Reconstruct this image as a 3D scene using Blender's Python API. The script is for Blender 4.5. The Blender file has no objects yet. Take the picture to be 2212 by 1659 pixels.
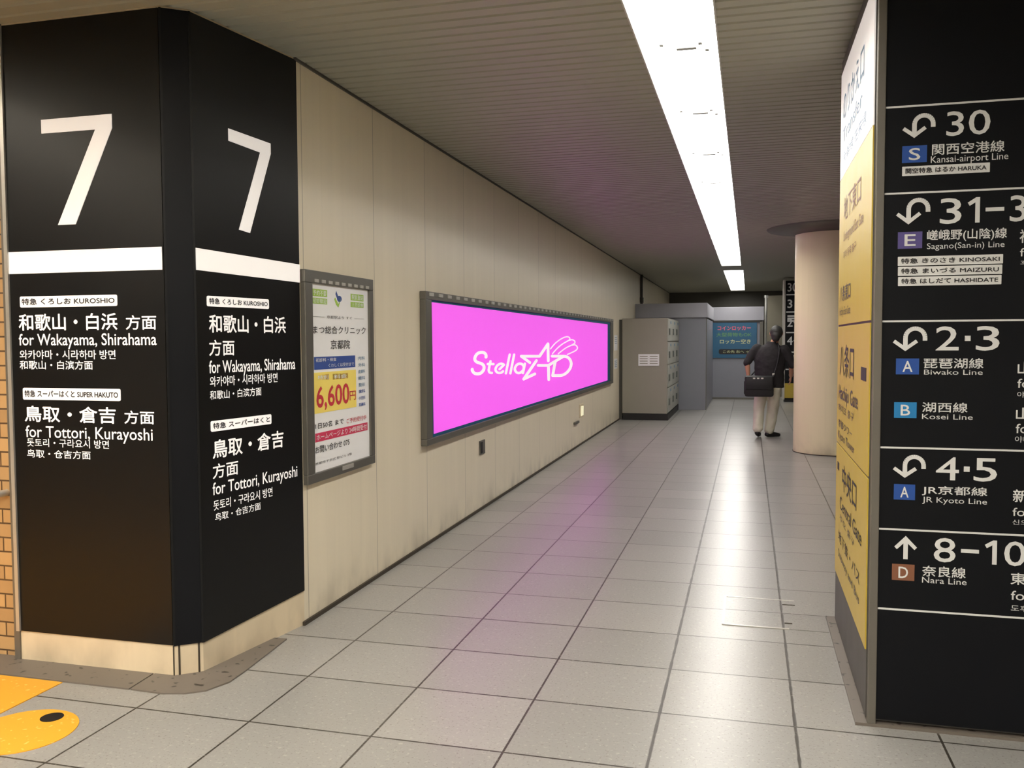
import bpy, bmesh, math, random
from mathutils import Vector, Matrix
random.seed(7)
SC = bpy.context.scene
COL = SC.collection

# ------------------------------------------------------------------ camera, exposure, world
cam = bpy.data.cameras.new('camera'); camo = bpy.data.objects.new('camera', cam); COL.objects.link(camo)
R_ = Vector((0.9658741503, 0.2589729942, -0.0044848727))
U_ = Vector((-0.0085849103, 0.0493147690, 0.9987463907))
F_ = Vector((-0.2588695137, 0.9646248192, -0.0498551205))
camo.matrix_world = Matrix(((R_.x, U_.x, -F_.x, 0), (R_.y, U_.y, -F_.y, 0), (R_.z, U_.z, -F_.z, 1.55), (0, 0, 0, 1)))
cam.sensor_width = 36.0; cam.sensor_fit = 'HORIZONTAL'; cam.lens = 1907.18 / 2212 * 36
cam.clip_start = .02; cam.clip_end = 200
SC.camera = camo
SC.view_settings.view_transform = 'Standard'; SC.view_settings.look = 'None'
SC.view_settings.gamma = 1; SC.view_settings.use_curve_mapping = False
SC.view_settings.exposure = 0.16
w = bpy.data.worlds.new('world'); SC.world = w; w.use_nodes = True
w.node_tree.nodes['Background'].inputs[0].default_value = (.9, .95, 1, 1)
w.node_tree.nodes['Background'].inputs[1].default_value = .05

TUBE = 13.5          # radiance of the fluorescent diffusers over the corridor
CONCOURSE = 34.0     # radiance of the warmer unseen fittings added over the concourse
CEIL = 3.045

# ------------------------------------------------------------------ materials
def lin(c):
    return tuple(((v / 255) / 12.92 if v / 255 <= .04045 else ((v / 255 + .055) / 1.055) ** 2.4) for v in c) + (1,)

def mat(name, rgb, rough=.5, metal=0., spec=.5, emit=None, estr=0., vary=.04, scale=6., rvary=.05):
    m = bpy.data.materials.new(name); m.use_nodes = True
    nt = m.node_tree; b = nt.nodes['Principled BSDF']
    b.inputs['Roughness'].default_value = rough; b.inputs['Metallic'].default_value = metal
    b.inputs['Specular IOR Level'].default_value = spec
    tc = nt.nodes.new('ShaderNodeTexCoord'); nz = nt.nodes.new('ShaderNodeTexNoise')
    nz.inputs['Scale'].default_value = scale; nz.inputs['Detail'].default_value = 3
    nt.links.new(tc.outputs['Object'], nz.inputs['Vector'])
    c = lin(rgb)
    mx = nt.nodes.new('ShaderNodeMix'); mx.data_type = 'RGBA'
    mx.inputs['A'].default_value = tuple(v * (1 - vary) for v in c[:3]) + (1,)
    mx.inputs['B'].default_value = tuple(min(1, v * (1 + vary)) for v in c[:3]) + (1,)
    nt.links.new(nz.outputs['Fac'], mx.inputs['Factor'])
    nt.links.new(mx.outputs['Result'], b.inputs['Base Color'])
    mr = nt.nodes.new('ShaderNodeMapRange')
    mr.inputs['To Min'].default_value = max(.02, rough - rvary); mr.inputs['To Max'].default_value = min(1, rough + rvary)
    nt.links.new(nz.outputs['Fac'], mr.inputs['Value']); nt.links.new(mr.outputs['Result'], b.inputs['Roughness'])
    if emit:
        b.inputs['Emission Color'].default_value = lin(emit); b.inputs['Emission Strength'].default_value = estr
    return m

def mth(nt, op, a, b=None):
    n = nt.nodes.new('ShaderNodeMath'); n.operation = op
    for i, v in enumerate((a, b)):
        if v is None: continue
        if isinstance(v, (int, float)): n.inputs[i].default_value = v
        else: nt.links.new(v, n.inputs[i])
    return n.outputs[0]

def mixc(nt, f, a, b):
    n = nt.nodes.new('ShaderNodeMix'); n.data_type = 'RGBA'
    for k, v in (('Factor', f), ('A', a), ('B', b)):
        if isinstance(v, (int, float, tuple)): n.inputs[k].default_value = v
        else: nt.links.new(v, n.inputs[k])
    return n.outputs['Result']

def noise(nt, vec, scale, detail=2., sx=(1, 1, 1)):
    mp = nt.nodes.new('ShaderNodeMapping'); mp.inputs['Scale'].default_value = sx
    nt.links.new(vec, mp.inputs['Vector'])
    n = nt.nodes.new('ShaderNodeTexNoise'); n.inputs['Scale'].default_value = scale; n.inputs['Detail'].default_value = detail
    nt.links.new(mp.outputs[0], n.inputs['Vector']); return n.outputs['Fac']

def ramp(nt, f, lo, hi):
    n = nt.nodes.new('ShaderNodeMapRange'); n.inputs['From Min'].default_value = lo; n.inputs['From Max'].default_value = hi
    nt.links.new(f, n.inputs['Value']); return n.outputs[0]

def floor_mat():
    m = bpy.data.materials.new('granite_floor_tiles'); m.use_nodes = True; nt = m.node_tree; b = nt.nodes['Principled BSDF']
    geo = nt.nodes.new('ShaderNodeNewGeometry'); P = geo.outputs['Position']
    mp = nt.nodes.new('ShaderNodeMapping'); mp.inputs['Location'].default_value = (1.956 + .537 * 60, -3.63 + .502 * 60, 0)
    nt.links.new(P, mp.inputs['Vector'])
    bk = nt.nodes.new('ShaderNodeTexBrick'); bk.offset = 0; bk.squash = 1
    for k, v in (('Scale', 1.), ('Mortar Size', .0054), ('Mortar Smooth', .25), ('Brick Width', .537), ('Row Height', .502), ('Bias', 0.)):
        bk.inputs[k].default_value = v
    bk.inputs['Color1'].default_value = (.285, .277, .260, 1); bk.inputs['Color2'].default_value = (.245, .239, .225, 1)
    bk.inputs['Mortar'].default_value = (.042, .037, .030, 1)
    nt.links.new(mp.outputs[0], bk.inputs['Vector'])
    sp = noise(nt, P, 95, 2); sp2 = noise(nt, P, 55, 2); big = noise(nt, P, 1.1, 3)
    dark = ramp(nt, sp, .60, .70); lite = ramp(nt, sp2, .60, .72)
    c = mixc(nt, mth(nt, 'MULTIPLY', dark, .62), bk.outputs['Color'], (.12, .10, .085, 1))
    c = mixc(nt, mth(nt, 'MULTIPLY', lite, .34), c, (.50, .47, .42, 1))
    c = mixc(nt, mth(nt, 'MULTIPLY', ramp(nt, big, .45, .75), .14), c, (.22, .20, .18, 1))
    # the two wider, dirtier expansion joints along the corridor
    sx = nt.nodes.new('ShaderNodeSeparateXYZ'); nt.links.new(P, sx.inputs[0])
    for x0 in (-.345, .192):
        d = mth(nt, 'ABSOLUTE', mth(nt, 'SUBTRACT', sx.outputs[0], x0))
        g = mth(nt, 'MULTIPLY', mth(nt, 'LESS_THAN', d, .0075), ramp(nt, noise(nt, P, 9, 1), .35, .55))
        c = mixc(nt, mth(nt, 'MULTIPLY', g, .8), c, (.05, .045, .04, 1))
    nt.links.new(c, b.inputs['Base Color'])
    r = nt.nodes.new('ShaderNodeMapRange'); r.inputs['To Min'].default_value = .285; r.inputs['To Max'].default_value = .31
    nt.links.new(big, r.inputs['Value']); nt.links.new(r.outputs[0], b.inputs['Roughness'])
    b.inputs['Specular IOR Level'].default_value = .36
    bp = nt.nodes.new('ShaderNodeBump'); bp.inputs['Strength'].default_value = .25; bp.inputs['Distance'].default_value = .003
    nt.links.new(mth(nt, 'SUBTRACT', 1., bk.outputs['Fac']), bp.inputs['Height']); nt.links.new(bp.outputs[0], b.inputs['Normal'])
    return m

def panel_mat(name, rgb, pitch, off, rough=.32, axis=0, dirt=True, seam=.0032):
    """beige enamelled wall panels: vertical seams every `pitch` metres, faint vertical streaks, scuffs near the floor"""
    m = bpy.data.materials.new(name); m.use_nodes = True; nt = m.node_tree; b = nt.nodes['Principled BSDF']
    tc = nt.nodes.new('ShaderNodeTexCoord'); P = tc.outputs['Object']
    c0 = lin(rgb)
    st = noise(nt, P, 7, 3, (1, 1, .03)); fine = noise(nt, P, 30, 2, (1, 1, .02))
    c = mixc(nt, st, tuple(v * .93 for v in c0[:3]) + (1,), tuple(min(1, v * 1.06) for v in c0[:3]) + (1,))
    c = mixc(nt, mth(nt, 'MULTIPLY', ramp(nt, fine, .55, .75), .10), c, tuple(v * .7 for v in c0[:3]) + (1,))
    sx = nt.nodes.new('ShaderNodeSeparateXYZ'); nt.links.new(P, sx.inputs[0])
    if pitch:
        fr = mth(nt, 'FRACT', mth(nt, 'DIVIDE', mth(nt, 'SUBTRACT', sx.outputs[axis], off - pitch * 40), pitch))
        d = mth(nt, 'MULTIPLY', mth(nt, 'MINIMUM', fr, mth(nt, 'SUBTRACT', 1., fr)), pitch)
        c = mixc(nt, mth(nt, 'MULTIPLY', mth(nt, 'LESS_THAN', d, seam), .62), c, (.10, .08, .055, 1))
    if dirt:
        lowz = mth(nt, 'SUBTRACT', 1., ramp(nt, sx.outputs[2], .02, .34))
        g = mth(nt, 'MULTIPLY', mth(nt, 'MULTIPLY', lowz, lowz), ramp(nt, noise(nt, P, 5, 4, (1, 1, .6)), .38, .68))
        c = mixc(nt, mth(nt, 'MULTIPLY', g, .5), c, (.20, .165, .12, 1))
    nt.links.new(c, b.inputs['Base Color']); b.inputs['Roughness'].default_value = rough
    b.inputs['Specular IOR Level'].default_value = .45
    return m

def brick_mat():
    m = bpy.data.materials.new('buff_brick_tile'); m.use_nodes = True; nt = m.node_tree; b = nt.nodes['Principled BSDF']
    tc = nt.nodes.new('ShaderNodeTexCoord'); sp = nt.nodes.new('ShaderNodeSeparateXYZ'); cb = nt.nodes.new('ShaderNodeCombineXYZ')
    nt.links.new(tc.outputs['Object'], sp.inputs[0]); nt.links.new(mth(nt, 'ADD', sp.outputs[0], 40.05), cb.inputs[0]); nt.links.new(mth(nt, 'ADD', sp.outputs[2], 7.0), cb.inputs[1])
    bk = nt.nodes.new('ShaderNodeTexBrick')
    for k, v in (('Scale', 1.), ('Mortar Size', .0045), ('Mortar Smooth', .2), ('Brick Width', .22), ('Row Height', .0703)):
        bk.inputs[k].default_value = v
    bk.inputs['Color1'].default_value = lin((188, 152, 104)); bk.inputs['Color2'].default_value = lin((168, 134, 92)); bk.inputs['Mortar'].default_value = lin((70, 52, 36))
    nt.links.new(cb.outputs[0], bk.inputs['Vector'])
    n = noise(nt, tc.outputs['Object'], 25, 3)
    c = mixc(nt, mth(nt, 'MULTIPLY', n, .25), bk.outputs['Color'], lin((146, 116, 82)))
    nt.links.new(c, b.inputs['Base Color']); b.inputs['Roughness'].default_value = .45
    bp = nt.nodes.new('ShaderNodeBump'); bp.inputs['Strength'].default_value = .6; bp.inputs['Distance'].default_value = .006
    nt.links.new(mth(nt, 'SUBTRACT', 1., bk.outputs['Fac']), bp.inputs['Height']); nt.links.new(bp.outputs[0], b.inputs['Normal'])
    return m

def speck_mat(name, rgb, dot, rough=.5, scale=28, lo=.66, hi=.72):
    m = bpy.data.materials.new(name); m.use_nodes = True; nt = m.node_tree; b = nt.nodes['Principled BSDF']
    geo = nt.nodes.new('ShaderNodeNewGeometry'); P = geo.outputs['Position']
    c = mixc(nt, ramp(nt, noise(nt, P, scale, 1), lo, hi), lin(rgb), lin(dot))
    c = mixc(nt, mth(nt, 'MULTIPLY', noise(nt, P, 3, 3), .2), c, tuple(v * .75 for v in lin(rgb)[:3]) + (1,))
    nt.links.new(c, b.inputs['Base Color']); b.inputs['Roughness'].default_value = rough
    return m

M = {}
M['floor'] = floor_mat()
M['ceil'] = mat('ceiling_slat_enamel', (160, 160, 147), .46, 0, .3, scale=.6, vary=.06)
M['void'] = mat('ceiling_void', (18, 17, 16), .9)
M['wall'] = panel_mat('beige_wall_panel', (226, 215, 192), .952, 1.005)
M['base'] = panel_mat('beige_plinth_panel', (212, 196, 168), 0, 0)
M['column'] = panel_mat('beige_column_cladding', (220, 209, 174), 0, 0)
M['brick'] = brick_mat()
M['kerb'] = speck_mat('dark_granite_kerb', (108, 100, 92), (40, 34, 30), .45, 24)
M['yellow_tile'] = speck_mat('yellow_paving_tile', (220, 158, 44), (238, 190, 96), .55, 40)
M['dirt'] = mat('dark_joint', (58, 50, 40), .8)
M['black'] = mat('black_sign_enamel', (12, 13, 15), .36, 0, .32, vary=.1, scale=2, rvary=.04)
M['black2'] = mat('blue_black_sign_film', (11, 13, 18), .40, 0, .22, vary=.1, scale=2)
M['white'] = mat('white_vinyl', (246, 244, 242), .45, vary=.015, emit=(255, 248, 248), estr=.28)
M['white2'] = mat('off_white_print', (214, 214, 212), .5, vary=.02)
M['ink'] = mat('black_print', (35, 33, 34), .6)
M['steel'] = mat('brushed_steel', (190, 188, 182), .36, .6, vary=.06, scale=20)
M['frame'] = mat('grey_aluminium_frame', (104, 102, 96), .42, .55, vary=.08, scale=14)
M['post'] = mat('grey_sign_post', (118, 114, 106), .40, .5, vary=.06)
M['darkgrey'] = mat('dark_grey_plinth', (74, 72, 68), .5, .1)
M['yellow'] = mat('yellow_sign_face', (192, 166, 60), .40, vary=.03)
M['paper'] = mat('white_poster_paper', (240, 240, 242), .35, vary=.015)
M['green'] = mat('lime_green_print', (158, 196, 74), .5)
M['navy'] = mat('navy_print', (42, 74, 150), .5)
M['pyellow'] = mat('pale_yellow_print', (246, 222, 110), .5)
M['orange'] = mat('orange_print', (232, 120, 62), .5)
M['red'] = mat('red_print', (196, 48, 62), .5)
M['crimson'] = mat('crimson_print', (206, 50, 88), .5)
M['teal'] = mat('teal_print', (110, 140, 168), .5)
M['sqblue'] = mat('line_badge_blue', (30, 74, 150), .5)
M['sqviolet'] = mat('line_badge_violet', (84, 74, 132), .5)
M['sqcyan'] = mat('line_badge_cyan', (28, 122, 180), .5)
M['sqbrown'] = mat('line_badge_brown', (128, 82, 58), .5)
M['pink'] = mat('magenta_board', (255, 102, 255), .6, spec=.2, vary=0, emit=(255, 102, 255), estr=.36)
M['board_edge'] = mat('dark_blue_board_edge', (12, 70, 100), .6, spec=.2, vary=.01, emit=(12, 70, 100), estr=.15)
M['logo'] = mat('white_board_lettering', (255, 255, 255), .6, spec=.2, vary=0, emit=(255, 255, 255), estr=.36)
M['tube'] = mat('fluorescent_diffuser', (250, 250, 246), .5, vary=.01, emit=(255, 251, 244), estr=TUBE)
M['warm'] = mat('warm_fluorescent_diffuser', (250, 246, 236), .5, vary=.01, emit=(255, 244, 226), estr=CONCOURSE)
M['lampbody'] = mat('white_lamp_housing', (190, 190, 186), .5)
M['clip'] = mat('grey_lamp_clip', (120, 120, 116), .5)
M['locker'] = mat('grey_beige_locker_steel', (150, 146, 134), .45, .0, vary=.03)
M['lockerdoor'] = mat('pale_locker_door', (168, 168, 160), .45, vary=.04)
M['lock'] = mat('dark_lock_block', (84, 88, 84), .4)
M['blackbase'] = mat('black_rubber_base', (14, 14, 14), .5)
M['hoard'] = mat('grey_steel_partition', (132, 133, 142), .45, .1, vary=.03)
M['hoardtop'] = mat('grey_steel_fascia', (158, 158, 166), .42, .1, vary=.03)
M['farwall'] = mat('dimmed_far_wall', (72, 70, 64), .6)  # the far end's lack of light is put into this dark colour
M['posterblue'] = mat('blue_poster_sheet', (36, 88, 120), .35, vary=.12, scale=3)
M['pinkprint'] = mat('pink_print', (206, 96, 118), .5)
M['greenprint'] = mat('dark_green_print', (92, 140, 92), .5)
M['lemon'] = mat('lemon_print', (190, 196, 150), .5)
M['skin'] = mat('skin', (188, 138, 112), .5, vary=.05)
M['hair'] = mat('grey_black_hair', (44, 44, 42), .6, vary=.3, scale=60)
M['shirt'] = mat('black_shirt_cloth', (30, 27, 30), .85, vary=.15, scale=10)
M['trouser'] = mat('pale_khaki_cloth', (205, 202, 184), .85, vary=.08, scale=10)
M['shoe'] = mat('black_shoe_leather', (18, 18, 19), .45)
M['bag'] = mat('black_bag_nylon', (14, 14, 17), .6, vary=.2, scale=20)
M['eye'] = mat('eye_white', (225, 222, 215), .3)
M['lip'] = mat('lip', (160, 96, 88), .5)

# ------------------------------------------------------------------ mesh helpers
class MB:
    def __init__(s): s.v = []; s.f = []
    def poly(s, pts, flip=False):
        k = len(s.v); s.v += [tuple(p) for p in pts]; r = list(range(k, k + len(pts))); s.f.append(r[::-1] if flip else r); return s
    def box(s, x0, x1, y0, y1, z0, z1):
        k = len(s.v)
        s.v += [(x0, y0, z0), (x1, y0, z0), (x1, y1, z0), (x0, y1, z0), (x0, y0, z1), (x1, y0, z1), (x1, y1, z1), (x0, y1, z1)]
        s.f += [[k + a for a in q] for q in ((3, 2, 1, 0), (4, 5, 6, 7), (0, 1, 5, 4), (1, 2, 6, 5), (2, 3, 7, 6), (3, 0, 4, 7))]; return s
    def prism(s, pts, z0, z1):
        """vertical prism over a counter-clockwise outline in xy"""
        n = len(pts); k = len(s.v)
        s.v += [(p[0], p[1], z0) for p in pts] + [(p[0], p[1], z1) for p in pts]
        s.f.append([k + i for i in range(n)][::-1]); s.f.append([k + n + i for i in range(n)])
        for i in range(n):
            j = (i + 1) % n; s.f.append([k + i, k + j, k + n + j, k + n + i])
        return s
    def plate(s, pts, y0, y1):
        """plate standing in the xz plane; y0 is the front"""
        n = len(pts); k = len(s.v)
        s.v += [(p[0], y0, p[1]) for p in pts] + [(p[0], y1, p[1]) for p in pts]
        s.f.append([k + i for i in range(n)]); s.f.append([k + n + i for i in range(n)][::-1])
        for i in range(n):
            j = (i + 1) % n; s.f.append([k + i, k + n + i, k + n + j, k + j])
        return s
    def ring(s, x0, x1, z0, z1, X0, X1, Z0, Z1, y0, y1):
        """rectangular frame: outer x0..x1, z0..z1, inner X0..X1, Z0..Z1"""
        s.box(x0, x1, y0, y1, z0, Z0); s.box(x0, x1, y0, y1, Z1, z1); s.box(x0, X0, y0, y1, Z0, Z1); s.box(X1, x1, y0, y1, Z0, Z1); return s
    def lathe(s, prof, cx, cy, n=64):
        k = len(s.v); m = len(prof)
        for i in range(n):
            a = 2 * math.pi * i / n
            s.v += [(cx + r * math.cos(a), cy + r * math.sin(a), z) for r, z in prof]
        for i in range(n):
            j = (i + 1) % n
            for q in range(m - 1):
                s.f.append([k + i * m + q, k + j * m + q, k + j * m + q + 1, k + i * m + q + 1])
        return s
    def tube(s, pts, r, n=12):
        P = [Vector(p) for p in pts]; k = len(s.v)
        for i, p in enumerate(P):
            d = (P[min(i + 1, len(P) - 1)] - P[max(i - 1, 0)]).normalized()
            a = d.orthogonal().normalized() if i == 0 else (a - d * a.dot(d)).normalized()
            b = d.cross(a)
            s.v += [tuple(p + (a * math.cos(t) + b * math.sin(t)) * r) for t in [2 * math.pi * j / n for j in range(n)]]
        for i in range(len(P) - 1):
            for j in range(n):
                s.f.append([k + i * n + j, k + i * n + (j + 1) % n, k + (i + 1) * n + (j + 1) % n, k + (i + 1) * n + j])
        s.f.append([k + j for j in range(n)][::-1]); s.f.append([k + (len(P) - 1) * n + j for j in range(n)]); return s
    def build(s, name, m, parent=None, smooth=False, bevel=0):
        me = bpy.data.meshes.new(name); me.from_pydata(s.v, [], s.f); me.update()
        me.materials.append(m)
        if smooth or bevel:
            b = bmesh.new(); b.from_mesh(me)
            if bevel:
                bmesh.ops.bevel(b, geom=list(b.edges), offset=bevel, segments=2, affect='EDGES', profile=.5, clamp_overlap=True)
            if smooth:
                for q in b.faces: q.smooth = True
            b.to_mesh(me); b.free()
            if smooth: me.set_sharp_from_angle(angle=math.radians(40))
        o = bpy.data.objects.new(name, me); COL.objects.link(o)
        if parent: o.parent = parent
        return o

def tag(o, label=None, cat=None, group=None, kind=None):
    for k, v in (('label', label), ('category', cat), ('group', group), ('kind', kind)):
        if v: o[k] = v
    return o
def thing(name, label, cat, loc=(0, 0, 0), ang=0, group=None):
    o = bpy.data.objects.new(name, None); COL.objects.link(o); o.empty_display_size = .1
    o.location = loc; o.rotation_euler = (0, 0, ang); return tag(o, label, cat, group)
def struct(o, label=None): return tag(o, label, None, None, 'structure')
def face(A, B): return math.atan2(B[1] - A[1], B[0] - A[0])      # local x runs along the face, local -y looks out of it

def text(parent, s, x0, x1, z0, z1, m, y=-.003, name='lettering', bold=0., asc=None):
    """lettering laid on a face: fitted to x0..x1 and, from baseline to top, z0..z1; bold thickens the strokes"""
    c = bpy.data.curves.new('t', 'FONT'); c.body = s; c.resolution_u = 3
    o = bpy.data.objects.new('t', c); COL.objects.link(o)
    me = bpy.data.meshes.new_from_object(o.evaluated_get(bpy.context.evaluated_depsgraph_get()))
    bpy.data.objects.remove(o); bpy.data.curves.remove(c)
    V = [v.co for v in me.vertices]; F = [list(p.vertices) for p in me.polygons]
    if asc is None: asc = all(ord(ch) < 128 for ch in s)
    xa, xb = min(v.x for v in V), max(v.x for v in V); ya, yb = (0 if asc else min(v.y for v in V)), max(v.y for v in V)
    kx, kz = (x1 - x0) / (xb - xa), (z1 - z0) / (yb - ya); e = bold * (z1 - z0)
    mb = MB()
    for j, (dx, dz) in enumerate(((0, 0), (-e, 0), (e, 0), (0, -e), (0, e)) if bold else ((0, 0),)):
        k = len(mb.v)
        mb.v += [(x0 + (v.x - xa) * kx + dx, y - j * 2e-5, z0 + (v.y - ya) * kz + dz) for v in V]
        mb.f += [[k + i for i in f] for f in F]
    bpy.data.meshes.remove(me)
    return mb.build(name, m, parent)
def patch(parent, name, x0, x1, z0, z1, m, y0=-.0025, y1=0., r=0.):
    if r:
        pts = []
        for cx_, cz_, a0 in ((x1 - r, z0 + r, -90), (x1 - r, z1 - r, 0), (x0 + r, z1 - r, 90), (x0 + r, z0 + r, 180)):
            pts += [(cx_ + r * math.cos(math.radians(a0 + k * 22.5)), cz_ + r * math.sin(math.radians(a0 + k * 22.5))) for k in range(5)]
        return MB().plate(pts, y0, y1).build(name, m, parent)
    return MB().box(x0, x1, y0, y1, z0, z1).build(name, m, parent)

# ------------------------------------------------------------------ the setting
struct(MB().box(-9, 7, -7, 32, -.12, 0).build('floor', M['floor']))
# ceiling: 100 mm enamelled slats across the corridor under a dark void, open where the lights are let in
SLOTS = [(-.56, -.16, -5.0, 18.62), (-.56, -.13, 19.9, 28.1), (-4.76, -4.36, -5.0, 2.6), (-1.95, -1.55, -5.0, 2.1), (3.39, 3.79, -5.0, 3.0)]
cb = MB()
y = -7.0
while y < 31.6:
    e = .085
    cuts = sorted((s[0], s[1]) for s in SLOTS if s[2] < y + e and s[3] > y)
    xs = [-9] + [v for c_ in cuts for v in c_] + [7]
    prof = [(0, .012), (.006, 0), (e - .006, 0), (e, .012)]
    for Xa, Xb in zip(xs[::2], xs[1::2]):
        k = len(cb.v)
        for X in (Xa, Xb): cb.v += [(X, y + a, CEIL + b) for a, b in prof]
        for i in range(3): cb.f.append([k + i, k + i + 1, k + 5 + i, k + 4 + i])
    y += .1
ce = struct(cb.build('ceiling', M['ceil']))
MB().box(-9, 7, -7, 32, CEIL + .17, CEIL + .24).build('ceiling_void', M['void'], ce)
# left wall of the corridor
WA = (-2.335, 4.30); WB = (-2.42, 16.94); WANG = face(WA, WB); WLEN = 27.6
wl = MB().box(0, WLEN, 0, .3, 0, CEIL).build('wall_left', M['wall']); wl.location = (*WA, 0); wl.rotation_euler = (0, 0, WANG); struct(wl)
t1 = MB().box(-.02, WLEN, -.014, 0, 0, .022).build('trim_1', M['dirt']); t1.location = (*WA, 0); t1.rotation_euler = (0, 0, WANG); struct(t1)
t2 = MB().box(-.02, WLEN, -.012, 0, CEIL - .014, CEIL).build('trim_2', M['farwall']); t2.location = (*WA, 0); t2.rotation_euler = (0, 0, WANG); struct(t2)
# pillar at the corridor mouth
PC = [(-3.414, 3.47), (-2.552, 3.47), (-2.454, 3.549), (-2.335, 4.30), (-3.414, 4.30)]
pil = MB().prism(PC, 0, CEIL).build('wall_pillar', M['base']); struct(pil)
seam = MB()
for x, yy in ((-2.555, 3.4702), (-2.535, 3.482), (-2.468, 3.536)):
    seam.box(x - .003, x + .003, yy - .003, yy + .004, 0, .146)
seam.build('seam', M['dirt'], pil)
# brick-tiled wall left of it, back wall, right wall, far walls
struct(MB().box(-9, -3.446, 3.5, 3.8, 0, CEIL).build('wall_front', M['brick']))
struct(MB().box(-3.446, -3.414, 3.462, 3.8, 0, CEIL).build('trim_3', M['post']))
struct(MB().box(-9, 7, -7.2, -7, 0, CEIL).build('wall_back', M['base']))
struct(MB().box(6.9, 7.1, -7, 32, 0, CEIL).build('wall_right', M['base']))
struct(MB().box(-9.1, -8.9, -7, 3.8, 0, CEIL).build('wall_side', M['brick']))
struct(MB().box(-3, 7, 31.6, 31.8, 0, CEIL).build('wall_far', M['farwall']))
struct(MB().box(.40, 7, 24.6, 24.8, 0, 2.70).build('wall_far_right', mat('grey_beige_far_wall', (138, 132, 116), .6)))
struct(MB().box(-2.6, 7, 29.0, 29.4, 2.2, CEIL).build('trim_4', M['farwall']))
# round column and its collar
col = struct(MB().lathe([(.5, 0), (.5, 2.985)], 1.1, 12.75, 96).build('column', M['column'], None, True))
MB().lathe([(.505, 2.955), (.60, 2.985), (.86, CEIL - .022), (.88, CEIL - .002)], 1.1, 12.75, 96).build('collar', M['frame'], col, True)
MB().lathe([(.506, 0), (.506, .012)], 1.1, 12.75, 96).build('joint', M['dirt'], col, True)

# granite kerb round the pillar (two slabs)
k1 = [(-9, 3.30), (-2.655, 3.285), (-2.668, 3.47), (-3.414, 3.47), (-3.45, 3.50), (-9, 3.50)]
k2 = [(-2.647, 3.285), (-2.48, 3.279), (-2.38, 3.305), (-2.31, 3.355), (-2.265, 3.47), (-2.27, 3.62), (-2.305, 4.055), (-2.385, 4.05), (-2.454, 3.549), (-2.552, 3.47), (-2.66, 3.47)]
struct(MB().prism(k1, 0, .007).build('trim_5', M['kerb'])); struct(MB().prism(k2, 0, .007).build('trim_6', M['kerb']))
# yellow paving
struct(MB().box(-9, -3.005, 1.2, 3.28, 0, .004).build('trim_7', M['yellow_tile']))
st = thing('floor_sticker', 'round yellow floor sticker with a black mark, beside the yellow paving', 'floor sticker', (-2.785, 2.82, 0))
MB().lathe([(.0001, .003), (.205, .003), (.205, .0)], 0, 0, 48).build('disc', M['yellow_tile'], st)
MB().lathe([(.0001, .0045), (.045, .0045), (.045, .0)], .02, .135, 24).build('mark', M['blackbase'], st)
# floor access cover by the direction sign
h = thing('floor_hatch', 'metal-edged floor access cover set in the tiles beside the yellow sign face', 'floor hatch', (-.13, 4.86, 0))
MB().box(.012, .55, 0, .53, 0, .003).build('cover', M['floor'], h)
hb = MB(); hb.box(0, .012, 0, .545, 0, .005); hb.box(.012, .35, -.004, .008, 0, .0045); hb.box(.012, .40, .53, .542, 0, .0045)
hb.build('edging', M['steel'], h); hk = MB(); hk.box(.33, .37, .09, .10, 0, .006); hk.box(.33, .40, .44, .447, 0, .006); hk.build('lift_slot', M['dirt'], h)

# ------------------------------------------------------------------ ceiling lights: recessed trays with a diffuser per unit
def strip(name, label, slot, m, first=None, unit=1.46, clips=True):
    x0, x1, y0, y1 = slot; c = (y0 + y1) / 2; hx = (x1 - x0) / 2
    t = thing(name, label, 'ceiling light', ((x0 + x1) / 2, c, CEIL), 0, 'recessed ceiling strip lights')
    X0, X1, Y0, Y1 = -hx, hx, y0 - c, y1 - c
    hb_ = MB()
    hb_.box(X0, X0 + .008, Y0, Y1, -.004, .165); hb_.box(X1 - .008, X1, Y0, Y1, -.004, .165); hb_.box(X0, X1, Y0, Y0 + .008, -.004, .165); hb_.box(X0, X1, Y1 - .008, Y1, -.004, .165)
    hb_.box(X0, X1, Y0, Y1, .157, .165); hb_.build('housing', M['lampbody'], t)
    yy = first if first is not None else y0 + unit
    while yy - unit > y0 + .3: yy -= unit
    cuts = [y0]
    while yy < y1 - .4: cuts.append(yy); yy += unit
    cuts.append(y1)
    for a, b in zip(cuts, cuts[1:]):
        MB().box(X0 + .01, X1 - .01, a - c + .01, b - c - .01, RECESS, RECESS + .012).build('diffuser', m, t)
    if clips:
        for q in cuts[1:-1]:
            MB().box(-.11 * 2 * hx, .16 * 2 * hx, q - c - .02, q - c + .02, RECESS - .004, RECESS + .006).build('bracket', M['clip'], t)
            for dx, dy in ((-.30, -.09), (.22, -.07), (.30, .05)):
                MB().box(dx * 2 * hx - .010, dx * 2 * hx + .010, q - c + dy - .02, q - c + dy + .02, RECESS - .004, RECESS + .002).build('clip', M['clip'], t)
    return t
RECESS = .12
strip('ceiling_light', 'long fluorescent strip light running down the corridor ceiling', SLOTS[0], M['tube'], 5.08)
strip('ceiling_light', 'short fluorescent strip light at the far end of the corridor ceiling', SLOTS[1], M['tube'])
# unseen fittings added behind and beside the viewpoint to light pillar and near floor
strip('ceiling_light', 'unseen warm strip light added over the concourse, in front of the brick wall', SLOTS[2], M['warm'], None, 1.46, False)
strip('ceiling_light', 'unseen warm strip light added over the concourse, in front of the black corner pillar', SLOTS[3], M['warm'], None, 1.46, False)
strip('ceiling_light', 'unseen strip light added over the passage right of the direction sign', SLOTS[4], M['tube'], None, 1.46, False)

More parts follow.
